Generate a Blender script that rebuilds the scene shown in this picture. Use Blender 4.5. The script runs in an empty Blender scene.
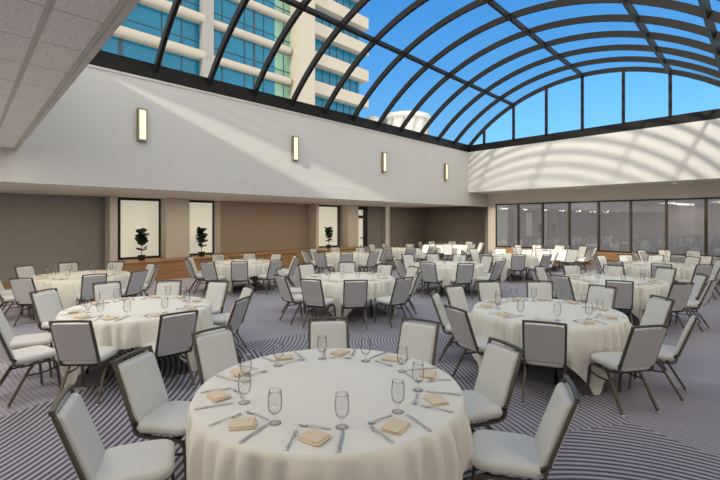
import bpy, bmesh, math, random, itertools
from mathutils import Vector, Matrix
random.seed(7)
R = math.radians
scn = bpy.context.scene
COL = scn.collection

# ------------------------------------------------------------------ room frame
# the two wall directions of the room meet at slightly under 90 degrees
D1 = Vector((404, 435, 0)).normalized()      # along the left wall, away
D2 = Vector((-400, 435, 0)).normalized()     # along the window wall, towards the left
CAMH = 1.91
def W(a, b, z=0.0):
    p = D1 * a + D2 * b
    return Vector((p.x, p.y, z))

# ------------------------------------------------------------------ mesh helper
class MB:
    def __init__(s):
        s.v = []; s.f = []; s.m = []; s.sm = []; s.uv = {}
    def add(s, vs, fs, mi=0, smooth=False, uvs=None):
        o = len(s.v)
        s.v += [tuple(p) for p in vs]
        if uvs:
            for i, u in enumerate(uvs): s.uv[o + i] = u
        for f in fs:
            s.f.append(tuple(i + o for i in f)); s.m.append(mi); s.sm.append(smooth)
        return s
    def hexa(s, c, mi=0, uvs=None):        # 8 corners: bottom ring then top ring
        return s.add(c, [(0,3,2,1),(4,5,6,7),(0,1,5,4),(1,2,6,5),(2,3,7,6),(3,0,4,7)], mi, False, uvs)
    def box(s, x0, x1, y0, y1, z0, z1, mi=0):
        return s.hexa([(x0,y0,z0),(x1,y0,z0),(x1,y1,z0),(x0,y1,z0),(x0,y0,z1),(x1,y0,z1),(x1,y1,z1),(x0,y1,z1)], mi)
    def abox(s, a0, a1, b0, b1, z0, z1, mi=0):
        ab = [(a0,b0),(a1,b0),(a1,b1),(a0,b1)]
        return s.hexa([W(a,b,z0) for a,b in ab] + [W(a,b,z1) for a,b in ab], mi, ab + ab)
    def ring(s, path, prof, closed=False, mi=0, smooth=True, caps=True, up=Vector((0,0,1))):
        # sweep a 2D profile (list of (x,y)) along path
        n = len(path); k = len(prof); P = [Vector(p) for p in path]
        base = []; prev = None
        for i in range(n):
            if closed: t = P[(i+1) % n] - P[i-1]
            else: t = P[min(i+1, n-1)] - P[max(i-1, 0)]
            t.normalize()
            if prev is None:
                x = t.cross(up)
                if x.length < 1e-3: x = t.cross(Vector((0,1,0)))
                x.normalize()
            else:
                x = prev - t * prev.dot(t); x.normalize()
            prev = x; y = x.cross(t)
            base += [P[i] + x * px + y * py for px, py in prof]
        fs = []
        for i in range(n if closed else n - 1):
            j = (i + 1) % n
            for q in range(k):
                r = (q + 1) % k
                fs.append((i*k+q, i*k+r, j*k+r, j*k+q))
        if not closed and caps:
            fs.append(tuple(range(k))[::-1]); fs.append(tuple((n-1)*k + q for q in range(k)))
        return s.add(base, fs, mi, smooth)
    def tube(s, path, r, seg=8, mi=0, closed=False):
        return s.ring(path, [(r*math.cos(2*math.pi*i/seg), r*math.sin(2*math.pi*i/seg)) for i in range(seg)], closed, mi)
    def sq(s, path, w, h, mi=0, up=Vector((0,0,1)), closed=False):
        a, b = w/2, h/2
        return s.ring(path, [(-a,-b),(a,-b),(a,b),(-a,b)], closed, mi, False, True, up)
    def lathe(s, prof, seg=24, mi=0, c=(0,0,0), smooth=True, cap=True):
        vs = []; fs = []; n = len(prof)
        for r, z in prof:
            for i in range(seg):
                t = 2*math.pi*i/seg
                vs.append((c[0]+r*math.cos(t), c[1]+r*math.sin(t), c[2]+z))
        for j in range(n-1):
            for i in range(seg):
                k = (i+1) % seg
                fs.append((j*seg+i, j*seg+k, (j+1)*seg+k, (j+1)*seg+i))
        if cap:
            fs.append(tuple(range(seg))[::-1]); fs.append(tuple((n-1)*seg+i for i in range(seg)))
        return s.add(vs, fs, mi, smooth)
    def pad(s, w, d, h, r, c=(0,0,0), crown=0.0, n=5, mi=0, xf=None, rxy=None):
        # rounded cushion; rxy = corner radius in plan
        rxy = rxy or r
        def ax(H, rr):
            e = [-H + rr*(1-math.cos(math.pi/2*i/n)) for i in range(n)]
            mid = [-H+rr + (2*H-2*rr)*i/4 for i in range(5)]
            return e + mid + [-x for x in reversed(e)]
        X = ax(w/2, rxy); Y = ax(d/2, rxy); Z = ax(h/2, min(r, h/2*.98))
        def mp(p):
            q = Vector((max(-w/2+rxy, min(w/2-rxy, p[0])), max(-d/2+rxy, min(d/2-rxy, p[1])), 0))
            t = Vector((p[0]-q.x, p[1]-q.y, 0))
            rz = min(r, h/2*.98); zc = max(-h/2+rz, min(h/2-rz, p[2]))
            m = max(abs(t.x), abs(t.y))
            fr = m / rxy
            tn = t.normalized() * (fr * rxy) if t.length > 1e-9 else Vector((0,0,0))
            x, y = q.x + tn.x, q.y + tn.y
            # edge rounding in z
            dz = (p[2]-zc)/rz
            inset = rz*(1-math.sqrt(max(0, 1-dz*dz))) if abs(dz) > 0 else 0
            k = max(abs(x)/(w/2), abs(y)/(d/2), 0)
            x *= 1 - inset/(w/2); y *= 1 - inset/(d/2)
            z = p[2]
            if crown: z += crown*(1-(x/(w/2))**2)*(1-(y/(d/2))**2) * (1 if p[2] > 0 else 0)
            v = Vector((x, y, z))
            if xf: v = xf(v)
            return v + Vector(c)
        def face(A, B, f, flip):
            vs = [mp(f(a, b)) for a in A for b in B]; nb = len(B); fs = []
            for i in range(len(A)-1):
                for j in range(nb-1):
                    q = (i*nb+j, (i+1)*nb+j, (i+1)*nb+j+1, i*nb+j+1)
                    fs.append(q[::-1] if flip else q)
            s.add(vs, fs, mi, True)
        face(X, Y, lambda a,b: (a,b,h/2), False); face(X, Y, lambda a,b: (a,b,-h/2), True)
        face(X, Z, lambda a,b: (a,-d/2,b), False); face(X, Z, lambda a,b: (a,d/2,b), True)
        face(Y, Z, lambda a,b: (-w/2,a,b), True); face(Y, Z, lambda a,b: (w/2,a,b), False)
        return s
    def build(s, name, mats, parent=None, loc=None, weld=True):
        me = bpy.data.meshes.new(name)
        me.from_pydata(s.v, [], s.f)
        mats = mats if isinstance(mats, (list, tuple)) else [mats]
        for m in mats: me.materials.append(m)
        me.polygons.foreach_set('material_index', s.m)
        me.polygons.foreach_set('use_smooth', s.sm)
        if s.uv:
            ul = me.uv_layers.new(name='UVMap')
            for l in me.loops: ul.data[l.index].uv = s.uv.get(l.vertex_index, (0, 0))
        elif weld:
            bm = bmesh.new(); bm.from_mesh(me)
            bmesh.ops.remove_doubles(bm, verts=bm.verts, dist=1e-5)
            bmesh.ops.recalc_face_normals(bm, faces=bm.faces)
            bm.to_mesh(me); bm.free()
        me.update()
        o = bpy.data.objects.new(name, me); COL.objects.link(o)
        if parent: o.parent = parent
        if loc is not None: o.location = loc
        return o

def tag(o, label=None, cat=None, group=None, kind=None):
    if label:
        o['label'] = label
        n = len(label.split())
        if cat and not 4 <= n <= 16: print('LABEL LEN', n, label)
    if cat: o['category'] = cat
    if group: o['group'] = group
    if kind: o['kind'] = kind
    return o
def empty(name, loc=(0,0,0), rz=0.0):
    o = bpy.data.objects.new(name, None); COL.objects.link(o)
    o.location = loc; o.rotation_euler = (0, 0, rz); o.empty_display_size = .1
    return o
KIDS = {}
def copy_tree(o, parent=None, depth=0):
    c = o.copy(); COL.objects.link(c)
    if parent: c.parent = parent
    for ch in KIDS.setdefault(o.name, [x for x in o.children]): copy_tree(ch, c)
    return c
def struct(o, label=None): return tag(o, label, kind='structure')

# ------------------------------------------------------------------ materials
def lin(r, g, b):
    f = lambda c: (c/255/12.92) if c/255 <= .04045 else ((c/255+.055)/1.055)**2.4
    return (f(r), f(g), f(b), 1)
def mat(name, col, rough=.6, metal=0.0, spec=.5, emis=None, es=0.0, bump=None, vary=None, sheen=0):
    m = bpy.data.materials.new(name); m.use_nodes = True
    nt = m.node_tree; p = nt.nodes['Principled BSDF']
    p.inputs['Base Color'].default_value = col; p.inputs['Roughness'].default_value = rough
    p.inputs['Metallic'].default_value = metal; p.inputs['Specular IOR Level'].default_value = spec
    if sheen: p.inputs['Sheen Weight'].default_value = sheen
    if emis: p.inputs['Emission Color'].default_value = emis; p.inputs['Emission Strength'].default_value = es
    tc = nt.nodes.new('ShaderNodeTexCoord')
    if vary:      # (scale, amount)
        n = nt.nodes.new('ShaderNodeTexNoise'); n.inputs['Scale'].default_value = vary[0]; n.inputs['Detail'].default_value = 4
        nt.links.new(tc.outputs['Object'], n.inputs['Vector'])
        mr = nt.nodes.new('ShaderNodeMapRange'); mr.inputs['To Min'].default_value = 1-vary[1]; mr.inputs['To Max'].default_value = 1+vary[1]
        nt.links.new(n.outputs['Fac'], mr.inputs['Value'])
        mx = nt.nodes.new('ShaderNodeVectorMath'); mx.operation = 'SCALE'; mx.inputs[0].default_value = col[:3]
        nt.links.new(mr.outputs[0], mx.inputs['Scale']); nt.links.new(mx.outputs[0], p.inputs['Base Color'])
    if bump:      # (scale, strength)
        n = nt.nodes.new('ShaderNodeTexNoise'); n.inputs['Scale'].default_value = bump[0]; n.inputs['Detail'].default_value = 3
        nt.links.new(tc.outputs['Object'], n.inputs['Vector'])
        b = nt.nodes.new('ShaderNodeBump'); b.inputs['Strength'].default_value = bump[1]; b.inputs['Distance'].default_value = .01
        nt.links.new(n.outputs['Fac'], b.inputs['Height']); nt.links.new(b.outputs[0], p.inputs['Normal'])
    return m
def glassy(name, tint, refl, rough=.02, fres=1.45):
    m = bpy.data.materials.new(name); m.use_nodes = True; nt = m.node_tree
    for n in list(nt.nodes):
        if n.type == 'BSDF_PRINCIPLED': nt.nodes.remove(n)
    out = [n for n in nt.nodes if n.type == 'OUTPUT_MATERIAL'][0]
    t = nt.nodes.new('ShaderNodeBsdfTransparent'); t.inputs[0].default_value = tint
    g = nt.nodes.new('ShaderNodeBsdfGlossy'); g.inputs['Roughness'].default_value = rough; g.inputs[0].default_value = (1,1,1,1)
    f = nt.nodes.new('ShaderNodeLayerWeight'); f.inputs[0].default_value = .5
    pw = nt.nodes.new('ShaderNodeMath'); pw.operation = 'POWER'; pw.inputs[1].default_value = 3
    ml = nt.nodes.new('ShaderNodeMath'); ml.operation = 'MULTIPLY_ADD'; ml.inputs[1].default_value = refl; ml.inputs[2].default_value = refl*.12; ml.use_clamp = True
    mx = nt.nodes.new('ShaderNodeMixShader')
    nt.links.new(f.outputs[1], pw.inputs[0]); nt.links.new(pw.outputs[0], ml.inputs[0]); nt.links.new(ml.outputs[0], mx.inputs[0])
    nt.links.new(t.outputs[0], mx.inputs[1]); nt.links.new(g.outputs[0], mx.inputs[2]); nt.links.new(mx.outputs[0], out.inputs[0])
    return m

M = {}
M['plaster'] = mat('plaster', (.65,.635,.61,1), .85, spec=.2, bump=(60,.05), vary=(.8,.02))
M['beige'] = mat('beige_plaster', (.56,.515,.45,1), .85, spec=.2, vary=(1,.03))
M['header'] = mat('warm_white_paint', (.74,.69,.60,1), .85, spec=.2, vary=(1,.02))
M['grey_wall'] = mat('grey_fabric_wall', (.27,.255,.235,1), .9, spec=.2, bump=(220,.15), vary=(6,.06))
M['tan_wall'] = mat('tan_fabric_wall', (.37,.315,.25,1), .9, spec=.2, bump=(220,.15), vary=(6,.05))
M['dark_wall'] = mat('umber_wall', (.25,.22,.185,1), .9, spec=.2, vary=(5,.06))
M['steel'] = mat('bronze_black_steel', (.008,.007,.006,1), .5, metal=0.0, spec=.25, vary=(3,.2))
M['black'] = mat('black_frame', (.016,.014,.013,1), .5)
M['brass_post'] = mat('bronze_mullion', (.10,.07,.045,1), .45, metal=.5)
M['cushion'] = mat('ivory_vinyl', (.64,.635,.60,1), .5, spec=.35, bump=(300,.04), vary=(4,.02))
M['cushion_back'] = mat('grey_back_fabric', (.55,.545,.54,1), .8, spec=.2, bump=(400,.08), vary=(8,.04))
M['frame'] = mat('aged_bronze', (.115,.10,.075,1), .42, metal=.35, vary=(8,.12))
M['frame_dark'] = mat('dark_tube', (.045,.04,.034,1), .4, metal=.6)
M['glide'] = mat('clear_glide', (.5,.5,.48,1), .3)
M['cloth'] = mat('tablecloth_cream', (.80,.775,.69,1), .8, spec=.2, bump=(500,.05), sheen=.1)
M['ply'] = mat('plywood_top', (.35,.25,.16,1), .6)
M['napkin'] = mat('tan_napkin', (.74,.62,.45,1), .8, spec=.15, bump=(400,.1), vary=(10,.05))
M['silver'] = mat('cutlery_steel', (.66,.63,.58,1), .42, metal=.85)
M['goblet'] = glassy('goblet_glass', (.965,.97,.965,1), .25, .05)
M['bronze_sconce'] = mat('brushed_sconce', (.30,.25,.17,1), .4, metal=.7)
M['sconce_glow'] = mat('sconce_diffuser', (.5,.48,.4,1), .5, emis=(1,.88,.56,1), es=.85)
M['lamp_glow'] = mat('downlight_lens', (.9,.9,.85,1), .5, emis=(1,.9,.7,1), es=3)
M['trim_white'] = mat('white_trim', (.62,.59,.54,1), .6)
M['leaf'] = mat('ficus_leaf', (.022,.05,.018,1), .45, vary=(9,.4))
M['stem'] = mat('ficus_stem', (.10,.07,.045,1), .8)
M['pot'] = mat('black_pot', (.02,.02,.02,1), .4)
M['soil'] = mat('soil', (.03,.02,.015,1), .95, bump=(60,.5))
M['vault_glass'] = glassy('vault_glass', (.50,.51,.51,1), .0)
def graze(m, f0, f1, t0, t1):      # sealed double glazing lets little through at a grazing angle
    nt = m.node_tree; t = [n for n in nt.nodes if n.type == 'BSDF_TRANSPARENT'][0]
    lw = nt.nodes.new('ShaderNodeLayerWeight'); lw.inputs[0].default_value = .5
    mr = nt.nodes.new('ShaderNodeMapRange'); mr.interpolation_type = 'SMOOTHSTEP'
    for k, v in (('From Min', f0), ('From Max', f1), ('To Min', t0), ('To Max', t1)): mr.inputs[k].default_value = v
    nt.links.new(lw.outputs['Facing'], mr.inputs['Value'])
    cb = nt.nodes.new('ShaderNodeCombineColor')
    for k in range(3): nt.links.new(mr.outputs[0], cb.inputs[k])
    nt.links.new(cb.outputs[0], t.inputs[0])
graze(M['vault_glass'], .95, .76, .05, .40)
graze(M['goblet'], 1.0, .35, .50, .975)
M['gable_glass'] = glassy('gable_glass', (.50,.51,.51,1), .03)
M['near_glass'] = glassy('near_glass', (.9,.9,.9,1), .03)
M['win_glass'] = glassy('window_glass', (.93,.93,.93,1), .95, .03)
M['shade'] = mat('grey_glowing_shade', (.06,.056,.06,1), .85, spec=.2, bump=(250,.1), emis=(.93,.91,.93,1), es=.165)  # even emission stands in for daylight through the shade
M['shade_light'] = mat('pale_glowing_shade', (.08,.08,.08,1), .85, spec=.2, emis=(.95,1,.93,1), es=.26)  # daylight put in as a stronger glow here
M['tower_white'] = mat('tower_concrete', (.44,.39,.32,1), .7, vary=(.5,.04))
M['tower_grey'] = mat('tower_grey_concrete', (.31,.29,.27,1), .75, vary=(.5,.05))
M['tower_glass'] = mat('tower_glass', (.004,.15,.27,1), .12, metal=0.0, spec=.35, vary=(.35,.22))
M['tower_green'] = mat('tower_pale_green_glass', (.20,.36,.27,1), .15, spec=.35, vary=(.6,.25))
M['tower_mull'] = mat('tower_mullion', (.03,.05,.06,1), .5)
M['tank'] = mat('cooling_tower_white', (.52,.51,.49,1), .6, vary=(.6,.04))

def wood():
    m = mat('honey_oak', (.36,.20,.09,1), .45)
    nt = m.node_tree; p = nt.nodes['Principled BSDF']
    tc = nt.nodes.new('ShaderNodeTexCoord'); mp = nt.nodes.new('ShaderNodeMapping'); mp.inputs['Scale'].default_value = (.6, .6, 14)
    n = nt.nodes.new('ShaderNodeTexNoise'); n.inputs['Scale'].default_value = 3; n.inputs['Detail'].default_value = 6
    cr = nt.nodes.new('ShaderNodeValToRGB')
    cr.color_ramp.elements[0].position = .3; cr.color_ramp.elements[0].color = (.23,.115,.045,1)
    cr.color_ramp.elements[1].position = .72; cr.color_ramp.elements[1].color = (.42,.235,.105,1)
    nt.links.new(tc.outputs['Object'], mp.inputs[0]); nt.links.new(mp.outputs[0], n.inputs['Vector'])
    nt.links.new(n.outputs['Fac'], cr.inputs[0]); nt.links.new(cr.outputs[0], p.inputs['Base Color'])
    return m
M['wood'] = wood()

class N:   # small node-expression helper
    def __init__(s, nt): s.nt = nt
    def val(s, v):
        n = s.nt.nodes.new('ShaderNodeValue'); n.outputs[0].default_value = v; return n.outputs[0]
    def math(s, op, a, b=None, c=None):
        n = s.nt.nodes.new('ShaderNodeMath'); n.operation = op
        for i, x in enumerate((a, b, c)):
            if x is None: continue
            if isinstance(x, (int, float)): n.inputs[i].default_value = x
            else: s.nt.links.new(x, n.inputs[i])
        return n.outputs[0]

def ceiling_mat():
    m = mat('acoustic_tiles', (.5,.46,.4,1), .9, spec=.1)
    nt = m.node_tree; p = nt.nodes['Principled BSDF']; e = N(nt)
    uv = nt.nodes.new('ShaderNodeUVMap'); uv.uv_map = 'UVMap'
    sp = nt.nodes.new('ShaderNodeSeparateXYZ'); nt.links.new(uv.outputs[0], sp.inputs[0])
    S = .68
    def line(x, off, w):
        f = e.math('FRACT', e.math('DIVIDE', e.math('ADD', x, off), S))
        d = e.math('MULTIPLY', e.math('MINIMUM', f, e.math('SUBTRACT', 1, f)), S)
        return e.math('LESS_THAN', d, w), d
    l1, d1 = line(sp.outputs[0], 100*S-.42+.0, .022)
    l2, d2 = line(sp.outputs[1], 100*S-4.05, .009)
    n = nt.nodes.new('ShaderNodeTexNoise'); n.inputs['Scale'].default_value = 45; n.inputs['Detail'].default_value = 5
    nt.links.new(uv.outputs[0], n.inputs['Vector'])
    mr = nt.nodes.new('ShaderNodeMapRange'); mr.inputs['From Min'].default_value = .35; mr.inputs['From Max'].default_value = .65
    mr.inputs['To Min'].default_value = .84; mr.inputs['To Max'].default_value = 1.1
    nt.links.new(n.outputs['Fac'], mr.inputs[0])
    sc = nt.nodes.new('ShaderNodeVectorMath'); sc.operation = 'SCALE'; sc.inputs[0].default_value = (.90,.88,.82)
    nt.links.new(mr.outputs[0], sc.inputs['Scale'])
    mx = nt.nodes.new('ShaderNodeMix'); mx.data_type = 'RGBA'
    nt.links.new(e.math('MAXIMUM', l1, l2), mx.inputs[0]); nt.links.new(sc.outputs[0], mx.inputs[6]); mx.inputs[7].default_value = (.60,.57,.52,1)
    nt.links.new(mx.outputs[2], p.inputs['Base Color'])
    mn = e.math('MINIMUM', d1, d2)
    hgt = e.math('MULTIPLY', e.math('MINIMUM', mn, .03), 30)
    b = nt.nodes.new('ShaderNodeBump'); b.inputs['Strength'].default_value = .5; b.inputs['Distance'].default_value = .01
    nt.links.new(hgt, b.inputs['Height']); nt.links.new(b.outputs[0], p.inputs['Normal'])
    return m
M['tiles'] = ceiling_mat()

def carpet_mat():
    m = mat('patterned_carpet', (.3,.28,.32,1), .95, spec=.1)
    nt = m.node_tree; p = nt.nodes['Principled BSDF']; e = N(nt)
    g = nt.nodes.new('ShaderNodeNewGeometry'); s = nt.nodes.new('ShaderNodeSeparateXYZ'); nt.links.new(g.outputs['Position'], s.inputs[0])
    x, y = s.outputs[0], s.outputs[1]
    # (site x, site y, arc centre x, arc centre y, contrast, period)
    sites = [(-2.5,3.6, -6.2,3.8, 1,.062), (-4.6,4.6, 2,12, .25,.05), (-1.6,5.6, -5.2,4.6, 1,.066), (-.75,6.6, -3.6,6.9, .75,.062), (.4,6.6, 1.8,6.9, .65,.05),
             (1.35,5.0, -5.5,4.6, .8,.055), (2.1,3.2, 1.55,1.7, 1,.062), (1.7,4.7, -1.2,3.2, .8,.06), (3.6,4.0, 1.55,1.7, .55,.05), (3.2,2.2, 1.55,1.7, 1,.06),
             (-.5,8.6, -4,14, .12,.05), (2,8.4, 6,4, .12,.05), (5,6, 9,9, .15,.05), (-1.6,7.9, 3,3, .14,.05), (-3.5,9, -3,2, .12,.05), (0,12.5, 3,12, .08,.05), (.6,1, .2,-2, 1,.062)]
    def dist(cx, cy):
        dx = e.math('SUBTRACT', x, cx); dy = e.math('SUBTRACT', y, cy)
        return e.math('SQRT', e.math('ADD', e.math('MULTIPLY', dx, dx), e.math('MULTIPLY', dy, dy)))
    best = bs = bc = None
    for sx, sy, cx, cy, con, per in sites:
        d = dist(sx, sy); ph = e.math('DIVIDE', dist(cx, cy), per)
        if best is None: best, bs, bc = d, ph, e.val(con)
        else:
            c = e.math('LESS_THAN', d, best); nc = e.math('SUBTRACT', 1, c)
            bs = e.math('ADD', e.math('MULTIPLY', ph, c), e.math('MULTIPLY', bs, nc))
            bc = e.math('ADD', e.math('MULTIPLY', c, con), e.math('MULTIPLY', bc, nc))
            best = e.math('MINIMUM', d, best)
    # smooth stripe, thin dark line on a lighter ground
    w = e.math('COSINE', e.math('MULTIPLY', bs, 2*math.pi))
    st = e.math('SMOOTH_MIN', e.math('MULTIPLY_ADD', w, .9, .62), 1, .2)
    st = e.math('MAXIMUM', st, 0)
    st = e.math('ADD', e.math('MULTIPLY', st, bc), e.math('MULTIPLY', e.math('SUBTRACT', 1, bc), .86))
    n1 = nt.nodes.new('ShaderNodeTexNoise'); n1.inputs['Scale'].default_value = 90; n1.inputs['Detail'].default_value = 3
    nt.links.new(g.outputs['Position'], n1.inputs['Vector'])
    n2 = nt.nodes.new('ShaderNodeTexNoise'); n2.inputs['Scale'].default_value = .55; n2.inputs['Detail'].default_value = 4
    nt.links.new(g.outputs['Position'], n2.inputs['Vector'])
    st = e.math('ADD', st, e.math('MULTIPLY', e.math('SUBTRACT', n1.outputs['Fac'], .5), .5))
    st = e.math('ADD', st, e.math('MULTIPLY', e.math('SUBTRACT', n2.outputs['Fac'], .5), .35))
    cr = nt.nodes.new('ShaderNodeValToRGB')
    cr.color_ramp.elements[0].position = 0; cr.color_ramp.elements[0].color = (.075,.068,.085,1)
    cr.color_ramp.elements[1].position = 1; cr.color_ramp.elements[1].color = (.385,.37,.42,1)
    nt.links.new(st, cr.inputs[0]); nt.links.new(cr.outputs[0], p.inputs['Base Color'])
    b = nt.nodes.new('ShaderNodeBump'); b.inputs['Strength'].default_value = .3; b.inputs['Distance'].default_value = .005
    nt.links.new(n1.outputs['Fac'], b.inputs['Height']); nt.links.new(b.outputs[0], p.inputs['Normal'])
    return m
M['carpet'] = carpet_mat()

def frosted_mat():   # daylit frosted pane
    m = mat('frosted_daylit_pane', (.70,.68,.58,1), .6, emis=(.95,.92,.74,1), es=.34)
    return m
M['frosted'] = frosted_mat()

# ------------------------------------------------------------------ room shell
A_NEAR, A_R, A_WIN, A_END = -6.0, 17.93, 19.9, 21.7
B_L, B_BACK, B_RIGHT, B_OPEN = 10.39, 15.75, -9.0, -.1
Z_LOW, Z_HI, Z_SP = 2.70, 3.28, 5.19

struct(MB().abox(A_NEAR-.4, A_END+.4, B_RIGHT-.4, B_BACK+.4, -.15, 0).build('floor', M['carpet']))
# left wall: plaster beam over the side gallery, with a slightly proud lower band
w = MB().abox(A_NEAR, A_WIN+.3, B_L, B_L+.3, 3.07, Z_SP)
w.abox(A_NEAR, A_WIN+.3, B_L-.035, B_L+.3, Z_LOW-.06, 3.07)
struct(w.build('wall_left', M['plaster']))
struct(MB().abox(A_R, A_R+.3, B_OPEN-.3, B_L, Z_HI, Z_SP).build('wall_front', M['plaster']))
struct(MB().abox(.77, .81, B_OPEN-.3, B_L, Z_HI+.02, Z_SP+.35).build('wall_near', M['plaster']))
struct(MB().abox(A_NEAR, A_R+.3, B_OPEN-.3, B_OPEN, Z_HI, Z_SP).build('wall_right', M['plaster']))
# window wall (openings between sill and header)
w = MB().abox(A_WIN, A_WIN+.3, B_RIGHT, 9.9, 2.76, Z_HI+.3)
w.abox(A_WIN, A_WIN+.3, 9.9, B_L-.04, 0, Z_HI+.3)
w.abox(A_WIN+.05, A_WIN+.3, B_RIGHT, 9.9, 0, .64)
struct(w.build('wall_window', M['header']))
struct(MB().abox(A_NEAR, A_END+.3, B_BACK, B_BACK+.3, 0, 3.3).build('wall_back', M['grey_wall']))
struct(MB().abox(A_END, A_END+.3, B_L, B_BACK, 0, 3.3).build('wall_end', M['dark_wall']))
struct(MB().abox(A_NEAR-.3, A_NEAR, B_RIGHT, B_BACK, 0, 3.6).build('wall_entry', M['beige']))
struct(MB().abox(A_NEAR, A_WIN+.3, B_RIGHT-.3, B_RIGHT, 0, 3.6).build('wall_side', M['beige']))
struct(MB().abox(A_WIN+.3, A_END, B_L, B_L+.3, 0, 3.6).build('wall_alcove', M['dark_wall']))
# dark stretch of the back wall beyond the post
struct(MB().abox(17.45, A_END, B_BACK-.04, B_BACK, 0, 3.3).build('trim_16', M['dark_wall']))
struct(MB().abox(7.55, 12.0, B_BACK-.03, B_BACK, .6, Z_LOW).build('trim_17', M['tan_wall']))
# ceilings
struct(MB().abox(A_NEAR, .735, B_RIGHT, B_L, Z_HI, Z_HI+.25).build('ceiling', M['tiles']), 'suspended ceiling of grey acoustic tiles')
t = MB().abox(.735, .765, B_RIGHT, B_L, Z_HI-.012, Z_HI+.2)
t.abox(.765, .81, B_RIGHT, B_L, Z_HI-.03, Z_HI+.019)
struct(t.build('trim_1', M['trim_white']))
struct(MB().abox(A_NEAR, A_WIN, B_L+.3, B_BACK, Z_LOW, 3.6).build('ceiling_gallery', M['header']))
struct(MB().abox(A_WIN, A_END, B_L+.3, B_BACK, 3.2, 3.4).build('ceiling_alcove', M['dark_wall']))
struct(MB().abox(A_R+.3, A_WIN, B_RIGHT, B_L, Z_HI, Z_HI+.25).build('ceiling_window_side', M['header']))
struct(MB().abox(.86, A_R+.3, B_RIGHT, B_OPEN-.3, Z_HI, Z_HI+.25).build('ceiling_right_side', M['beige']))
# thin white edge under the steel kerb
struct(MB().abox(.86, A_R, B_L-.02, B_L, Z_SP-.05, Z_SP).build('trim_2', M['trim_white']))
# pilasters on the back wall
for i, (a0, a1) in enumerate([(3.48,3.70),(5.23,6.06),(12.06,12.22),(14.15,14.9)]):
    struct(MB().abox(a0, a1, 15.1, B_BACK, 0, Z_LOW).build('trim_%d' % (3+i), M['beige']))
struct(MB().abox(7.28, 7.55, B_BACK-.06, B_BACK, 0, Z_LOW).build('trim_7', M['beige']))
struct(MB().abox(14.02, 14.16, 12.27, 12.41, 0, Z_LOW).build('trim_8', M['plaster']), 'slender white post before the gallery wall')
# baseboards
struct(MB().abox(A_NEAR, 3.4, B_BACK-.03, B_BACK, 0, .16).build('baseboard_left', M['wood']))
struct(MB().abox(16.2, A_END-.05, B_BACK-.07, B_BACK-.04, 0, .16).build('baseboard_back', M['wood']))
# oak ledge below the lit windows, oak wainscot below the window wall
led = MB().abox(3.62, 14.75, 14.3, B_BACK, 0, .60)
led = led.build('trim_9', [M['wood']]); struct(led, 'long honey oak ledge under the lit windows')
struct(MB().abox(3.60, 14.77, 14.27, B_BACK-.001, .60, .63).build('trim_10', M['wood']))
struct(MB().abox(A_WIN-.08, A_WIN+.05, B_RIGHT, 9.9, 0, .62).build('trim_11', M['wood']), 'honey oak wainscot under the window wall')

# lit gallery windows
def lit_window(name, a0, a1, label):
    f = MB(); z0, z1 = .63, Z_LOW-.03; t = .065; b0, b1 = B_BACK-.10, B_BACK
    f.abox(a0, a1, b0, b1, z0, z0+t); f.abox(a0, a1, b0, b1, z1-t, z1)
    f.abox(a0, a0+t, b0, b1, z0+t, z1-t); f.abox(a1-t, a1, b0, b1, z0+t, z1-t)
    o = f.build(name, M['black']); struct(o, label)
    MB().abox(a0+t, a1-t, B_BACK-.04, B_BACK-.01, z0+t, z1-t).build('pane', M['frosted'], o)
lit_window('window_1', 3.86, 5.24, 'black framed frosted window, leftmost of the lit ones')
lit_window('window_2', 6.04, 7.28, 'black framed frosted window, second from the left')
lit_window('window_3', 12.24, 14.02, 'black framed frosted window beside the door')
# door with a dark frame and a glazed leaf
dr = MB(); dr.abox(14.95, 15.05, B_BACK-.12, B_BACK, 0, 2.62); dr.abox(15.82, 16.15, B_BACK-.12, B_BACK, 0, 2.62); dr.abox(14.95, 16.15, B_BACK-.12, B_BACK, 2.5, 2.66)
dr.abox(15.05, 15.82, B_BACK-.10, B_BACK-.03, 2.05, 2.2); dr.abox(15.05, 15.82, B_BACK-.10, B_BACK-.03, 0, .25)
do = dr.build('door_1', M['black']); struct(do, 'dark framed glazed door behind the post')
MB().abox(15.05, 15.82, B_BACK-.07, B_BACK-.03, .25, 2.5).build('pane', M['frosted'], do)
hb = MB().abox(15.6, 15.82, B_BACK-.17, B_BACK-.10, 1.0, 1.05); hb.build('handle', M['black'], do)

# window wall: nine bays
edges = [9.90] + [8.70 - 1.195*i for i in range(0, 14)]
for i in range(len(edges)-1):
    b1, b0 = edges[i], edges[i+1]
    f = MB(); t = .035; a0, a1 = A_WIN-.06, A_WIN+.06; z0, z1 = .62, 2.76
    f.abox(a0, a1, b0, b1, z0, z0+.06); f.abox(a0, a1, b0, b1, z1-.06, z1)
    f.abox(a0, a1, b0, b0+t+.02, z0+.06, z1-.06); f.abox(a0, a1, b1-t, b1, z0+.06, z1-.06)
    o = f.build('window_%d' % (4+i), M['black']); struct(o)
    MB().abox(A_WIN-.075, A_WIN-.06, b0-.012, b0+.045, .68, 2.70).build('mullion', M['brass_post'], o)
    MB().abox(A_WIN-.015, A_WIN-.007, b0+t, b1-t, z0+.06, z1-.06).build('glass', M['win_glass'], o)
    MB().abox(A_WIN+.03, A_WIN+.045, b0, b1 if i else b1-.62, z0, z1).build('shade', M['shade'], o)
    if i == 0: MB().abox(A_WIN+.03, A_WIN+.045, b1-.62, b1, z0, z1).build('shade', M['shade_light'], o)['label'] = 'paler roller shade'

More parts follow.
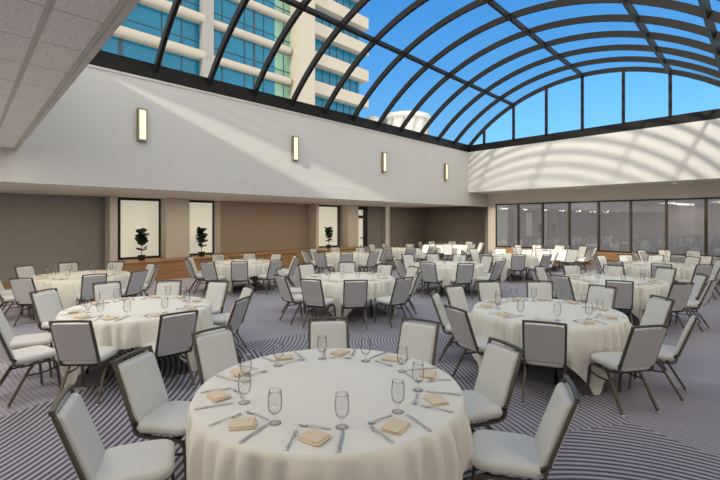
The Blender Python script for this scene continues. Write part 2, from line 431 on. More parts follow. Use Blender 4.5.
# ------------------------------------------------------------------ skylight
RAD, ZC, BC, HALF = 7.36, .34, 5.22, 5.30
def arch_pts(a, n=40, dr=0.0, half=HALF):
    ph = math.asin(half/RAD); out = []
    for i in range(n+1):
        t = -ph + 2*ph*i/n
        out.append(W(a, BC + (RAD+dr)*math.sin(t), ZC + (RAD+dr)*math.cos(t)))
    return out
sky = empty('skylight', W(9.4, BC, Z_SP))
tag(sky, 'barrel vault skylight of dark bronze steel ribs and glass over the room', 'skylight')
def skypart(mb, name, m):
    o = mb.build(name, m); o.parent = sky; o.matrix_parent_inverse = Matrix.Translation(-sky.location); return o
# steel kerb
skypart(MB().abox(.3, A_R+.5, B_L+.0, B_L+.35, Z_SP, Z_SP+.36), 'kerb_beam', M['steel'])
skypart(MB().abox(.3, A_R+.5, B_OPEN-.35, B_OPEN, Z_SP, Z_SP+.36), 'kerb_beam', M['steel'])
g = MB().abox(A_R+0, A_R+.35, B_OPEN, B_L, Z_SP-.0, Z_SP+.16); g.abox(A_R+.06, A_R+.35, B_OPEN, B_L, Z_SP+.16, Z_SP+.33)
skypart(g, 'kerb_beam', M['steel'])
skypart(MB().abox(.51, .86, B_OPEN, B_L, Z_SP+.35, Z_SP+.385), 'kerb_beam', M['steel'])
# ribs: deep bars, section .12 wide x .2 deep
RIBS = [18.0 - 1.33*k for k in range(14)]
for a in RIBS:
    mb = MB(); n = 44; vs = []; fs = []
    for aa, dr in ((-.045,0),(.045,0),(.045,-.16),(-.045,-.16)):
        vs += arch_pts(a+aa, n, dr)
    m_ = n+1
    for i in range(n):
        for q in range(4):
            r_ = (q+1) % 4
            fs.append((q*m_+i, q*m_+i+1, r_*m_+i+1, r_*m_+i))
    fs += [(0, m_, 2*m_, 3*m_), (n, 3*m_+n, 2*m_+n, m_+n)]
    mb.add(vs, fs); skypart(mb, 'rib', M['steel'])
def arc_z(b, dr=0): return ZC + math.sqrt((RAD+dr)**2 - (b-BC)**2)
for b in (8.09, 5.22, 2.36, .85):
    z = arc_z(b, -.10)
    th = math.asin((b-BC)/RAD); c, s_ = math.cos(th), math.sin(th); hw, hh = .045, .07
    cs = []
    for a in (.7, 18.0):
        for u_, v_ in ((-hw,-hh),(hw,-hh),(hw,hh),(-hw,hh)):
            cs.append(W(a, b + u_*c + v_*s_, z - u_*s_ + v_*c))
    skypart(MB().hexa(cs), 'purlin', M['steel'])
for b in (9.55, 8.09, 6.64, 5.22, 3.79, 2.36, .92):
    for a in ((17.96, .71) if b < 8 else (17.96,)):
        skypart(MB().abox(a-.04, a+.06, b-.05, b+.05, Z_SP+.3, arc_z(b, -.05)), 'mullion', M['steel'])
# glazing: one curved sheet per bay, and one pane per gable
for k in range(13):
    a1, a0 = RIBS[k]-.03, RIBS[k+1]+.03
    n = 32; P0 = arch_pts(a0, n, -.01); P1 = arch_pts(a1, n, -.01)
    skypart(MB().add(P0+P1, [(i, i+1, n+2+i, n+1+i) for i in range(n)], 0, True), 'glass_bay', M['vault_glass'])
for a, m_ in ((18.03, 'gable_glass'), (.70, 'near_glass')):
    n = 32; P0 = arch_pts(a, n, -.03); P1 = [W(a, BC + HALF*(-1+2*i/n), Z_SP+.2) for i in range(n+1)]
    skypart(MB().add(P0+P1, [(i, i+1, n+2+i, n+1+i) for i in range(n)], 0, False), 'gable_glass', M[m_])

# ------------------------------------------------------------------ sconces and downlights
place = ['leftmost of the four', 'second from the left', 'third from the left', 'rightmost of the four']
def dirz(): return math.atan2(D1.y, D1.x)
sc0 = empty('wall_sconce', W(4.98, B_L, 3.72), dirz())
# local x along the wall, local -y into the room
q = MB(); q.box(-.10,.10,-.10,0,0,.035); q.box(-.10,.10,-.10,0,.695,.73); q.box(-.10,-.075,-.10,0,.035,.695); q.box(.075,.10,-.10,0,.035,.695); q.box(-.075,.075,-.02,0,.035,.695)
q.build('housing', M['bronze_sconce'], sc0)
MB().box(-.072,.072,-.092,-.02,.035,.695).build('diffuser', M['sconce_glow'], sc0)
t_s = [.00419, .01157, .0186, .0258]
SC = []
for i, t_ in enumerate(t_s):
    o = sc0 if i == 0 else copy_tree(sc0)
    o.location = W(.55 + 593.7*t_, B_L, 3.72)
    tag(o, 'tall lit wall sconce on the white left wall, ' + place[i], 'wall lamp', 'sconces on the left wall'); SC.append(o)

def light(name, kind, loc, energy, color, size=.3, rot=None, **kw):
    d = bpy.data.lights.new(name, kind); d.energy = energy; d.color = color
    if kind == 'AREA': d.shape = 'RECTANGLE' if 'size_y' in kw else 'DISK'; d.size = size; d.size_y = kw.get('size_y', size)
    elif kind == 'SPOT': d.shadow_soft_size = size; d.spot_size = kw.get('spot', R(100)); d.spot_blend = .6
    elif kind == 'POINT': d.shadow_soft_size = size
    o = bpy.data.objects.new(name, d); COL.objects.link(o); o.location = loc
    if rot: o.rotation_euler = rot
    return o
dl0 = empty('downlight', (0,0,0))
MB().lathe([(.05,0),(.085,0),(.09,-.006),(.085,-.012),(.055,-.012),(.05,-.006)], 20).build('trim_ring', M['trim_white'], dl0)
MB().lathe([(.055,-.004),(.055,-.010)], 20).build('lens', M['lamp_glow'], dl0)
def place_dl(a, b, z, label, first=False, e=18):
    o = dl0 if first else copy_tree(dl0)
    o.location = W(a, b, z); tag(o, label, 'ceiling light', 'recessed downlights')
    light('downlight_lamp', 'SPOT', W(a, b, z-.03), e, (1,.83,.62), .06, spot=R(140))
dn = ['nearest the corner column', 'second from the corner column', 'third from the corner column', 'fourth from the corner column']
for i, b in enumerate((9.0, 5.68, 2.35)):
    place_dl(18.95, b, Z_HI, 'small round downlight over the window wall, ' + dn[i], i == 0, 50)
for b in (-1, -4.3, -7.6): light('downlight_lamp', 'SPOT', W(18.95, b, Z_HI-.03), 50, (1,.83,.62), .06, spot=R(140))
# unseen lamps added under the gallery soffit to wash its walls
for a in (-3.5, -1, 1.5, 4, 6.5, 9, 11.5, 14, 16.5, 19):
    light('gallery_fill_lamp', 'AREA', W(a, 13.2, Z_LOW-.01), 27, (1,.88,.72), .5)
# unseen fill lamps without fixtures, added under the tiled and right bay ceilings
for a, b in itertools.product((-4.4, -2.2, .2), (-6.5, -3.5, -.5, 2.5, 5.5, 8.5)):
    light('ceiling_fill_lamp', 'AREA', W(a-.3, b, Z_HI-.01), {-6.5: 12, -3.5: 12, -.5: 12, 2.5: 14, 5.5: 26, 8.5: 44}[b], (1,.93,.82), 1.1, size_y=.55)
for a in (3, 7, 11, 15):
    for b in (-2, -5.5): light('ceiling_fill_lamp', 'AREA', W(a, b, Z_HI-.01), 35, (1,.93,.82), 1.1, size_y=.55)

# ------------------------------------------------------------------ outside: tower and cooling tower
BT = 36.9
tw = empty('hotel_tower', W(18, BT, 0))
tag(tw, 'pale high rise with blue glass and rounded white floor bands seen through skylight', 'building')
def tpart(mb, name, m, label=None, parent=None):
    o = mb.build(name, m); p = parent or tw; o.parent = p
    o.matrix_parent_inverse = Matrix.Translation(-tw.location)
    if label: o['label'] = label
    return o
tpart(MB().abox(-12, 37.1, BT+1.2, BT+14, 0, 36), 'core_wall', M['tower_grey'])
tpart(MB().abox(26.2, 28.6, BT-.9, BT+1.2, 0, 36), 'fin_wall', M['tower_white'], 'broad cream vertical wall')
tpart(MB().abox(15.95, 17.0, BT-.2, BT+1.2, 0, 36), 'pillar', M['tower_grey'], 'slender grey pillar')
def band(a0, a1, b0, b1, zc, h, rnd):
    mb = MB(); hh = h/2; sec = []
    if rnd:
        for i in range(9):
            t = math.pi/2 + math.pi*i/8
            sec.append((b0+hh + hh*math.cos(t), zc + hh*math.sin(t)))
        sec += [(b1, zc-hh), (b1, zc+hh)]
    else: sec = [(b0, zc+hh), (b0, zc-hh), (b1, zc-hh), (b1, zc+hh)]
    k = len(sec); vs = [W(a0, b, z) for b, z in sec]
    rings = [(a0, 0)]
    if rnd: rings = [(a0, 0), (a1-.35, 0), (a1-.12, .12), (a1, .4)]
    else: rings = [(a0, 0), (a1, 0)]
    vs = []
    for a, ins in rings:
        for b, z in sec: vs.append(W(a, max(b, b0+ins), zc + (z-zc)*(1-ins*.9)))
    fs = []
    for j in range(len(rings)-1):
        for i in range(k): fs.append((j*k+i, j*k+(i+1) % k, (j+1)*k+(i+1) % k, (j+1)*k+i))
    fs += [tuple(range(k))[::-1], tuple((len(rings)-1)*k+i for i in range(k))]
    mb.add(vs, fs, 0, False); return mb
def strip(a0, a1, z0, z1, muls, trans):
    mb = MB().abox(a0, a1, BT+.55, BT+.65, z0, z1)
    for a, wd in muls: mb.abox(a-wd/2, a+wd/2, BT+.49, BT+.55, z0, z1, 1)
    for z in trans: mb.abox(a0, a1, BT+.50, BT+.55, z-.035, z+.035, 1)
    return mb
for k in range(-1, 6):
    zc = 16.77 + 3.27*k
    if zc < 10: continue
    z0, z1 = zc+.42, zc+3.27-.42
    tpart(band(-12, 16.4, BT-.35, BT+1.2, zc, .78, True), 'floor_band', M['tower_white'])
    tpart(band(17.0, 26.2, BT-.15, BT+1.2, zc, .68, True), 'floor_band', M['tower_white'])
    tpart(band(28.6, 37.8, BT-.5, BT+1.2, zc, 1.35, False), 'floor_band', M['tower_white'])
    tpart(strip(-12, 15.95, z0, z1, [(x, .07) for x in (-9.2,-6,-3.4,-.6,1.6,3.8,6.2,8.0,12.6,14.3)] + [(9.4,.28)], (z0+.85,)), 'window_strip', [M['tower_glass'], M['tower_mull']])
    tpart(strip(17.0, 24.2, z0, z1, [(18.2,.06),(20.6,.06),(21.7,.2),(22.8,.06)], (z0+.75,)), 'window_strip', [M['tower_glass'], M['tower_mull']])
    tpart(strip(24.2, 26.2, z0, z1, [(25.3,.05)], (z0+.6,)), 'window_strip', [M['tower_green'], M['tower_mull']], 'pale green glass')
    tpart(strip(28.6, 37.1, zc+.67, zc+3.27-.67, [(29.7+i*1.15, .07) for i in range(7)], (zc+1.0,)), 'window_strip', [M['tower_glass'], M['tower_mull']])
tpart(MB().abox(-12, 37.1, BT, BT+1.2, 0, 12), 'podium_wall', M['tower_grey'])

ct = empty('cooling_tower', Vector((6.35, 60, 0)))
tag(ct, 'round white cooling tower beyond the left wall seen through skylight', 'cooling tower')
MB().lathe([(3.2,0),(3.2,10),(2.95,13.5),(2.95,14.9),(3.05,15.6)], 40).build('drum', M['tank'], ct)
MB().lathe([(3.05,15.6),(3.35,15.75),(3.42,16.05),(3.3,16.3),(2.7,16.35),(2.7,15.9)], 40, cap=False).build('rim', M['tank'], ct)
for i in range(12):
    t = 2*math.pi*i/12
    pts = [Vector(((3.16+.1*abs(j-3)/3)*math.cos(t+.035*j*j*.4), (3.16+.1*abs(j-3)/3)*math.sin(t+.035*j*j*.4), 9.6+1.2*j)) for j in range(6)]
    MB().tube(pts, .07, 6).build('strut', M['tower_grey'], ct)
c2 = tag(empty('roof_vent', Vector((1.7, 58, 0))), 'small white domed vent left of the round cooling tower', 'roof vent')
MB().lathe([(1.25,0),(1.25,14.6),(1.1,15.4),(.7,15.75),(.05,15.9)], 24).build('dome', M['tank'], c2)

# ------------------------------------------------------------------ chair
def make_chair():
    t = empty('banquet_chair')
    # seat: local +y is the front
    seat = MB().pad(.435, .44, .075, .033, (0,.0,.445), crown=.018, rxy=.10)
    seat.build('seat', M['cushion'], t)
    lean = .17
    def bk(v):  # plane of the back, leaning backwards; v=(x, depth, height)
        return Vector((v.x, -.205 - v.z*lean/ .46 + v.y, .44 + v.z))
    # frame: side tubes run down the back, turn forward under the seat and down into the front legs
    fr = MB()
    tops = []
    for s_ in (-1, 1):
        x = s_*.194
        P = [bk(Vector((x,0,.455)))]
        for z in (.30, .15, .03): P.append(bk(Vector((x,0,z))))
        P += [Vector((x,-.205,.415)), Vector((x,-.175,.393)), Vector((x,-.12,.385)), Vector((x,.0,.385)), Vector((x,.14,.385))]
        MB().sq(P, .017, .027, up=Vector((1,0,0))).build('side_frame', M['frame'], t)
    r_ = MB(); P = [bk(Vector((-.2025,0,.455))), bk(Vector((-.1,-.006,.46))), bk(Vector((0,-.008,.461))), bk(Vector((.1,-.006,.46))), bk(Vector((.2025,0,.455)))]
    r_.sq(P, .026, .02); r_.build('top_rail', M['frame'], t)
    # cushion: ivory front pad and grey back panel
    def pf(v):  # pad local: x, y -> height, z -> depth
        return bk(Vector((v.x, v.z, v.y + .225)))
    MB().pad(.366, .405, .05, .022, (0,0,0), crown=.012, rxy=.03, xf=lambda v: pf(Vector((v.x, v.y, v.z+.016)))).build('backrest', M['cushion'], t)
    bp = MB().pad(.372, .41, .014, .006, (0,0,0), rxy=.02, xf=lambda v: pf(Vector((v.x, v.y, v.z-.016))))
    o = bp.build('back_panel', M['cushion_back'], t); o['label'] = 'grey rear panel'
    # brackets between seat and back, legs, stretchers
    for s_ in (-1, 1):
        x = s_*.198
        MB().tube([Vector((x*.98,-.235,.50)), Vector((x*.97,-.21,.475)), Vector((x*.9,-.17,.45))], .013, 6).build('bracket', M['frame_dark'], t)
        l = MB().sq([Vector((x,.13,.385)), Vector((x,.165,.375)), Vector((x,.19,.34)), Vector((x*1.06,.225,.012))], .021, .024, up=Vector((1,0,0)))
        l = l.build('leg', M['frame'], t)
        MB().lathe([(.014,0),(.017,.004),(.017,.012),(.012,.02)], 10, c=(x*1.06,.226,0)).build('glide', M['glide'], l)
        l = MB().sq([Vector((x*.96,-.03,.372)), Vector((x*.96,-.06,.35)), Vector((x*.99,-.13,.24)), Vector((x*1.05,-.265,.012))], .021, .024, up=Vector((1,0,0)))
        l = l.build('leg', M['frame'], t)
        MB().lathe([(.014,0),(.017,.004),(.017,.012),(.012,.02)], 10, c=(x*1.05,-.266,0)).build('glide', M['glide'], l)
        MB().tube([Vector((x*.99,-.105,.28)), Vector((x,.07,.275)), Vector((x*1.01,.193,.30))], .009, 6).build('stretcher', M['frame_dark'], t)
    for y in (-.125, .115): MB().box(-.19,.19,y-.015,y+.015,.372,.398).build('crossbar', M['frame_dark'], t)
    return t
chair0 = make_chair()
CH = dict(first=True)
RAILY = .205 + .17*.455/.46     # rail behind the seat centre

# ------------------------------------------------------------------ tables
NAMES = {  # table: (x, y), phrase
 1: ((-.21,3.06), 'the foreground table'),
 2: ((2.43,5.68), 'the large table right of foreground'),
 3: ((-2.98,5.88), 'the large table left of foreground'),
 4: ((-.22,9.0), 'the centre table behind foreground'),
 5: ((-5.98,9.35), 'the table nearest the left edge'),
 6: ((-3.35,12.3), 'the table near the second ficus'),
 7: ((-.53,15.4), 'the table near the farthest ficus'),
 8: ((2.40,11.8), 'the table right of the centre'),
 9: ((4.95,14.6), 'the table before the first windows'),
 10: ((5.02,8.65), 'the second table down the right'),
 11: ((7.95,11.7), 'the third table down the right'),
 12: ((10.5,13.9), 'the fourth table down the right'),
 13: ((7.6,17.2), 'the far table below the windows'),
 14: ((1.6,18.1), 'the far table beside the post'),
 15: ((4.3,20.7), 'the farthest table by the column'),
}
ANG = {
 1: [(-159,1.60),(171,1.54),(139,1.53),(94,1.45),(59,1.60),(20,1.5),(-15,1.55)],
 2: [(-154,1.47),(-114,1.47),(-76,1.54),(-41,1.56),(2,1.56),(39,1.72),(70,1.74),(99,1.69),(131,1.5),(162,1.47)],
 3: [(-152,1.56),(-120,1.67),(-88,1.5),(-48,1.48),(-8,1.47),(34,1.53),(68,1.6),(100,1.5),(133,1.75),(164,1.69)],
 4: [(-144,1.58),(-114,1.61),(-85,1.6),(-51,1.63),(-16,1.47),(22,1.53),(56,1.48),(94,1.7),(130,1.68),(174,1.5)],
 5: [(-160,1.6),(-124,1.6),(-91,1.66),(-50,1.48),(-18,1.58),(15,1.5),(47,1.47),(94,1.5),(132,1.75),(163,1.7)],
 6: [(-142,1.5),(-107,1.58),(-76,1.55),(-42,1.6),(-12,1.65),(20,1.55),(59,1.5),(95,1.47),(135,1.47),(-179,1.47)],
 7: [(-152,1.5),(-117,1.7),(-87,1.53),(-50,1.55),(-12,1.5),(27,1.47),(68,1.47),(107,1.47),(148,1.47),(178,1.57)],
 8: [(-159,1.49),(-122,1.47),(-86,1.47),(-44,1.47),(-7,1.47),(34,1.6),(66,1.5),(95,1.75),(124,1.75),(165,1.5)],
 10: [(-156,1.47),(-116,1.47),(-82,1.59),(-48,1.59),(-16,1.52),(25,1.75),(59,1.52),(95,1.47),(136,1.47),(170,1.5)],
 11: [(-156,1.65),(-120,1.7),(-90,1.65),(-54,1.47),(-15,1.5),(20,1.5),(56,1.5),(88,1.47),(124,1.47),(165,1.52)],
}
SLOTS = {0:"three o'clock, right", 1:"two o'clock, back right", 2:"one o'clock, back right", 3:"twelve o'clock, at the back", 4:"eleven o'clock, back left", 5:"ten o'clock, back left",
         6:"nine o'clock, left", 7:"eight o'clock, front left", 8:"seven o'clock, front left", 9:"six o'clock, in front", 10:"five o'clock, front right", 11:"four o'clock, front right"}
def assign(angles):
    idx = sorted(range(len(angles)), key=lambda i: angles[i] % 360)
    best = None
    for comb in itertools.combinations(range(12), len(angles)):
        for rot in range(-2, 3):
            c = [comb[(k+rot) % len(comb)] for k in range(len(comb))]
            cost = 0
            for k, i in enumerate(idx):
                d = abs((angles[i] % 360 - c[k]*30 + 180) % 360 - 180); cost += d*d
            if best is None or cost < best[0]: best = (cost, c)
    out = [None]*len(angles)
    for k, i in enumerate(idx): out[i] = SLOTS[best[1][k]]
    return out

TOPZ = .75
def cloth_mesh(seed, corner):
    rnd = random.Random(seed); n = 420 if seed < 6 else 260; top_r = .915; half = 1.215
    ph = [rnd.uniform(0, 6.28) for _ in range(6)]
    mb = MB(); vs = [(0,0,TOPZ)]; fs = []
    radii = [.3, .6, .85, .900]
    hang_steps = 13
    rings = []
    for r in radii:
        rings.append([(r*math.cos(2*math.pi*i/n), r*math.sin(2*math.pi*i/n), TOPZ) for i in range(n)])
    for j in range(hang_steps+1):
        rg = []
        for i in range(n):
            t = 2*math.pi*i/n
            u = (t - corner) % (math.pi/2) - math.pi/4     # 0 at mid-side, +-45 at corners
            L = half/math.cos(u) - top_r
            L = min(L, .742)
            s_ = j/hang_steps
            drop = L*s_ if s_ > 0 else 0
            k = min(1, (drop/.20))**.7 if drop > 0 else 0
            cf = (abs(u)/(math.pi/4))**3
            w1 = math.sin(15*t+ph[0]+1.1*math.sin(3*t+ph[3])); w2 = math.sin(39*t+ph[4]+1.3*math.sin(4*t+ph[5])); fold = .020*w1 + .034*(abs(w2)**.6*(1 if w2 > 0 else -1))*(.6+.4*math.sin(5*t+ph[1])) + .006*math.sin(61*t+ph[1]) + .012*math.sin(7*t+ph[2])
            fold = fold*k
            out = .010 + .004*k + .025*k*cf
            # rounded turn over the table edge
            e = min(1, drop/.02)
            r = top_r - .010 + .012*math.sin(e*math.pi/2) + (out + fold)*min(1, max(0, drop-.01)/.06)
            z = TOPZ - .0 - drop*1.0
            if j == 0: r = top_r - .008; z = TOPZ - .0005
            rg.append((r*math.cos(t), r*math.sin(t), z))
        rings.append(rg)
    for rg in rings: vs += rg
    for i in range(n): fs.append((0, 1+i, 1+(i+1) % n))
    for j in range(len(rings)-1):
        for i in range(n):
            k = (i+1) % n
            fs.append((1+j*n+i, 1+(j+1)*n+i, 1+(j+1)*n+k, 1+j*n+k))
    mb.add(vs, fs, 0, True)
    return mb
tab0 = empty('round_table')
MB().lathe([(.02,.715),(.88,.715),(.895,.722),(.895,.738),(.88,.743),(.02,.743)], 48).build('tabletop', M['ply'], tab0)
for sx, sy in ((1,1),(1,-1),(-1,1),(-1,-1)):
    MB().tube([Vector((sx*.42,sy*.35,.715)), Vector((sx*.45,sy*.38,.35)), Vector((sx*.47,sy*.40,0))], .018, 8).build('leg', M['frame_dark'], tab0)

# tableware masters (local: +y towards table centre, x to the diner's right)
def napkin_master():
    mb = MB()
    for k, (dx, dy, w, d, rz) in enumerate([(0,0,.145,.115,0),(.005,.004,.143,.111,4),(-.004,.005,.138,.108,-3)]):
        c, s_ = math.cos(R(rz)), math.sin(R(rz))
        mb.pad(w, d, .0065, .003, (dx, dy, .0034+.0058*k), crown=.002 if k == 2 else 0, n=3, rxy=.01, xf=lambda v: Vector((v.x*c-v.y*s_, v.x*s_+v.y*c, v.z + .004*max(0,(v.x+.03))/.1)))
    return mb
def goblet_master():
    prof = [(.0,.0),(.036,.0),(.037,.003),(.014,.008),(.007,.014),(.006,.030),(.010,.036),(.007,.042),(.008,.050),(.022,.058),(.035,.074),(.0405,.10),(.041,.125),(.039,.155),(.036,.19),
            (.0345,.19),(.0375,.155),(.0395,.125),(.039,.10),(.033,.076),(.018,.062),(.0,.058)]
    return MB().lathe(prof, 20, cap=False)
def bar(mb, pts, widths, th=.0025):
    # flat tapered bar through pts (y,z) with half widths
    vs = []; n = len(pts)
    for (y, z), w_ in zip(pts, widths): vs += [(-w_,y,z),(w_,y,z),(w_,y,z+th),(-w_,y,z+th)]
    fs = []
    for i in range(n-1):
        a = i*4; b = a+4
        for q in range(4):
            r_ = (q+1) % 4; fs.append((a+q, b+q, b+r_, a+r_))
    fs += [(0,1,2,3), tuple((n-1)*4+q for q in (3,2,1,0))]
    mb.add(vs, fs, 0, True)
def fork_master():
    mb = MB(); bar(mb, [(-.10,.001),(-.08,.002),(-.03,.006),(.02,.010),(.04,.006),(.055,.004)], [.009,.0085,.004,.0035,.008,.0115])
    for x in (-.0095,-.0032,.0032,.0095):
        vs = []; 
        for y, z in ((.053,.004),(.075,.003),(.098,.009)): vs += [(x-.0018,y,z),(x+.0018,y,z),(x+.0018,y,z+.002),(x-.0018,y,z+.002)]
        fs = [(0,1,2,3),(8,11,10,9)]
        for i in (0,4):
            for q in range(4): fs.append((i+q, i+4+q, i+4+(q+1)%4, i+(q+1)%4))
        mb.add(vs, fs, 0, True)
    return mb
def knife_master():
    mb = MB(); bar(mb, [(-.115,.002),(-.095,.002),(-.03,.003),(-.005,.003),(.0,.001),(.05,.001),(.10,.001),(.118,.001)], [.009,.010,.0075,.006,.0095,.0105,.009,.002], .004)
    return mb
def spoon_master():
    mb = MB(); bar(mb, [(-.09,.001),(-.07,.002),(-.02,.007),(.03,.010),(.045,.007)], [.008,.0075,.004,.0035,.006])
    n, m_ = 14, 4; vs = [(0,.070,.001)]; fs = []
    for j in range(1, m_+1):
        for i in range(n):
            t = 2*math.pi*i/n; q = j/m_
            vs.append((.0165*q*math.cos(t), .070+.027*q*math.sin(t), .001+.008*q*q))
    for i in range(n): fs.append((0,1+i,1+(i+1)%n))
    for j in range(m_-1):
        for i in range(n): fs.append((1+j*n+i,1+(j+1)*n+i,1+(j+1)*n+(i+1)%n,1+j*n+(i+1)%n))
    mb.add(vs, fs, 0, True); return mb
ware = {'napkin': napkin_master().build('napkin', M['napkin']), 'goblet': goblet_master().build('goblet', M['goblet']),
        'fork': fork_master().build('dinner_fork', M['silver']), 'knife': knife_master().build('dinner_knife', M['silver']),
        'spoon': spoon_master().build('spoon', M['silver'])}
used = set()
GRP = {'napkin':'folded napkins on the tables', 'goblet':'water goblets on the tables', 'fork':'forks on the tables', 'knife':'knives on the tables', 'spoon':'spoons on the tables'}
LOOK = {'napkin':'folded tan napkin', 'goblet':'clear goblet', 'fork':'steel fork', 'knife':'steel knife', 'spoon':'steel spoon'}
def put(kind, x, y, rz, where):
    o = ware[kind]
    if kind in used: o = o.copy(); COL.objects.link(o)
    used.add(kind)
    o.location = (x, y, TOPZ+.001); o.rotation_euler = (0,0,rz)
    tag(o, LOOK[kind] + ' at ' + where, kind, GRP[kind])

CORNER = {1: R(-52), 2: R(-80), 3: R(-112), 4: R(-100), 5: R(-70), 6: R(-98), 8: R(-95), 10: R(-85), 11: R(-60)}
SKIP = set()      # (table, chair index) the photo shows nothing of
for T, ((tx, ty), phrase) in NAMES.items():
    rnd = random.Random(100+T)
    ang = ANG.get(T) or [(-160+36*i + rnd.uniform(-4,4) + T*11 % 36, 1.5+rnd.uniform(0,.08)) for i in range(10)]
    tb = tab0 if T == 1 else copy_tree(tab0)
    tb.location = (tx, ty, 0); tb.rotation_euler = (0,0,CORNER.get(T, T*.7)+.3)
    tag(tb, 'round folding banquet table with dark legs under the cloth, ' + phrase, 'table', 'round banquet tables')
    cl = cloth_mesh(T, CORNER.get(T, R(T*37))).build('tablecloth', M['cloth'], None, (tx, ty, 0))
    tag(cl, 'cream square tablecloth draped in folds over ' + phrase, 'tablecloth', 'cream tablecloths')
    names = assign([a for a, _ in ang])
    for k, ((a, rr), nm) in enumerate(zip(ang, names)):
        if (T, k) in SKIP: continue
        rr = max(rr, 1.47)
        o = chair0 if CH['first'] else copy_tree(chair0)
        CH['first'] = False
        r_ = rr - RAILY
        jit = R(rnd.uniform(-3, 3))
        o.location = (tx + r_*math.cos(R(a)), ty + r_*math.sin(R(a)), 0)
        o.rotation_euler = (0, 0, R(a) + math.pi/2 + jit)
        tag(o, 'cream banquet chair at %s, of %s' % (nm, phrase), 'chair', 'banquet chairs around the tables')
    # place settings, ten to a table
    if T == 1: sa = [-92+36*i for i in range(10)]
    else:
        sa = [a for a, _ in ang]
    sn = assign(sa)
    for a, nm in zip(sa, sn):
        th = R(a); ct_, st_ = math.cos(th), math.sin(th)
        rz = th + math.pi/2
        def at(r, off): return (tx + r*ct_ - off*st_, ty + r*st_ + off*ct_)   # off>0: to the diner's right
        where = nm + ', of ' + phrase
        x, y = at(.75, rnd.uniform(-.015,.015)); put('napkin', x, y, rz + rnd.choice((0, R(45), R(-30), R(20), R(35))) + R(rnd.uniform(-10,10)), where)
        x, y = at(.60+rnd.uniform(-.02,.02), .13); put('goblet', x, y, 0, where)
        if T in (1,2,3,4,5,6,8,10,11):
            x, y = at(.77, -.125); put('fork', x, y, rz + R(rnd.uniform(-12,12)), where)
            x, y = at(.77, .135); put('knife', x, y, rz + R(rnd.uniform(-14,14)), where)
            x, y = at(.62, -.02); put('spoon', x, y, rz + R(90) + R(rnd.uniform(-25,25)), where)

# ------------------------------------------------------------------ ficus plants
def ficus(loc, h, seed, label):
    rnd = random.Random(seed)
    t = empty('potted_ficus', loc); tag(t, label, 'potted plant', 'ficus plants on the ledge')
    MB().lathe([(.085,0),(.10,.02),(.12,.16),(.125,.17),(.11,.17),(.105,.15)], 20, cap=False).build('pot', M['pot'], t)
    MB().lathe([(.02,.13),(.106,.145),(.1061,.150),(.01,.152)], 18).build('soil', M['soil'], t)
    pts = [Vector((.012*math.sin(3*i), .012*math.cos(2*i), .14 + (h-.22)*i/6)) for i in range(7)]
    MB().tube(pts, .011, 7).build('stem', M['stem'], t)
    mb = MB()
    nl = 34
    for i in range(nl):
        q = i/(nl-1)
        z0 = .30 + (h-.40)*q
        if .12 < q < .22: continue
        az = i*2.4 + rnd.uniform(-.3,.3); L = rnd.uniform(.24,.30)*(1.0 if q > .3 else .8); wd = L*.5
        el = R(rnd.uniform(25,68)); 
        ax_ = Vector((math.cos(az)*math.cos(el), math.sin(az)*math.cos(el), math.sin(el)))
        sd = Vector((-math.sin(az), math.cos(az), 0)); up = ax_.cross(sd)*-1
        vs = []; fs = []; prof = [0,.35,.62,.80,1.0,.95,.6,0]
        for j, w_ in enumerate(prof):
            s_ = j/(len(prof)-1)
            c = Vector((0,0,z0)) + ax_*(L*s_) + Vector((0,0,-.05*s_*s_*L/.25))
            for e in (-1,-.5,0,.5,1):
                vs.append(c + sd*(wd*w_*e*.95+.001*e) + up*(.05*wd*abs(e)*w_*4))
        for j in range(len(prof)-1):
            for e in range(4): fs.append((j*5+e, j*5+e+1, (j+1)*5+e+1, (j+1)*5+e))
        mb.add(vs, fs, 0, True)
    mb.build('foliage', M['leaf'], t)
ficus(W(4.37,14.9,.63), 1.0, 3, 'fiddle leaf ficus in a black pot before the leftmost lit window')
ficus(W(6.43,14.9,.63), 1.0, 5, 'fiddle leaf ficus in a black pot before the second lit window')
ficus(W(12.68,14.9,.63), 1.0, 8, 'fiddle leaf ficus in a black pot before the third lit window')

# ------------------------------------------------------------------ sun, sky, camera
sd = bpy.data.lights.new('sun', 'SUN'); sd.energy = 5.6; sd.angle = R(1.8); sd.color = (1,.93,.80)
so = bpy.data.objects.new('sun', sd); COL.objects.link(so)
ray = (D1 + D2*.18 + Vector((0,0,-.365))).normalized()
so.rotation_euler = ray.to_track_quat('-Z', 'Y').to_euler(); so.location = (-20,-20,20)

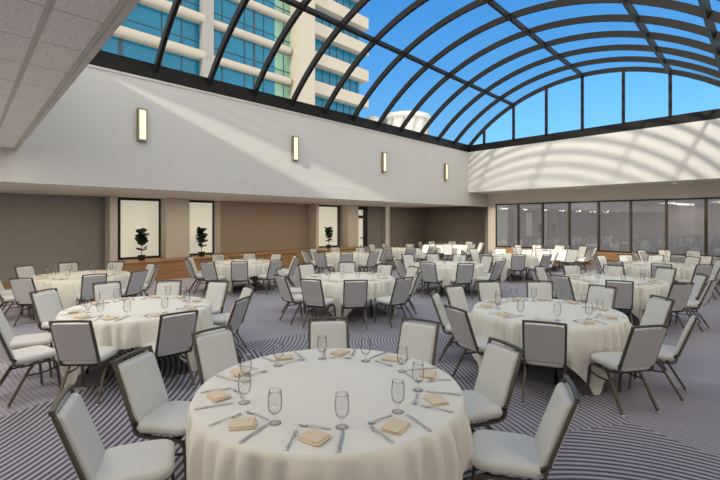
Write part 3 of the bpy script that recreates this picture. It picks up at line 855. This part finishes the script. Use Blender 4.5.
GLOW0, GLOW1, GLOW = .62, -.25, (1.80,1.78,1.66,1)
wd = bpy.data.worlds.new('World'); scn.world = wd; wd.use_nodes = True; nt = wd.node_tree
bg = nt.nodes['Background']; tc = nt.nodes.new('ShaderNodeTexCoord'); sp = nt.nodes.new('ShaderNodeSeparateXYZ')
cr = nt.nodes.new('ShaderNodeValToRGB'); els = cr.color_ramp.elements
els[0].position = 0.0; els[0].color = (.40,.60,.72,1)
els[1].position = 1.0; els[1].color = (.10,.24,.55,1)
for p_, c_ in ((.02,(.42,.75,.98,1)), (.16,(.20,.55,.96,1)), (.30,(.11,.42,.90,1)), (.50,(.055,.29,.78,1))):
    e_ = els.new(p_); e_.color = c_
nt.links.new(tc.outputs['Generated'], sp.inputs[0]); nt.links.new(sp.outputs[2], cr.inputs[0])
# pale, far brighter sky added behind the camera, unseen, to fill the room
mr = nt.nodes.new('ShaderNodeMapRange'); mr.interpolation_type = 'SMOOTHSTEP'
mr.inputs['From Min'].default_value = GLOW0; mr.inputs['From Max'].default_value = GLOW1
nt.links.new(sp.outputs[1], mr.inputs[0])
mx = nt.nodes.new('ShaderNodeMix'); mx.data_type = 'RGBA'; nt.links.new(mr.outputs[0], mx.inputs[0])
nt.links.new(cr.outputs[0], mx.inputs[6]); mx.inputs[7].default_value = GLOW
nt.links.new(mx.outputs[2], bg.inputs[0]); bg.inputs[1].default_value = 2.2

cam = bpy.data.cameras.new('camera'); co = bpy.data.objects.new('camera', cam); COL.objects.link(co)
co.location = (0,0,CAMH); co.rotation_euler = (R(90),0,0)
cam.sensor_width = 36; cam.lens = 435/720*36; cam.shift_y = -(240-221)/720; cam.clip_end = 500; cam.clip_start = .05
scn.camera = co
scn.view_settings.view_transform = 'Standard'; scn.view_settings.look = 'None'
scn.view_settings.gamma = 1; scn.view_settings.exposure = 0.15; scn.view_settings.use_curve_mapping = False
scn.cycles.max_bounces = 8; scn.cycles.transparent_max_bounces = 24; scn.cycles.use_denoising = True
scn.cycles.caustics_reflective = False; scn.cycles.caustics_refractive = False
scn.cycles.sample_clamp_indirect = 4
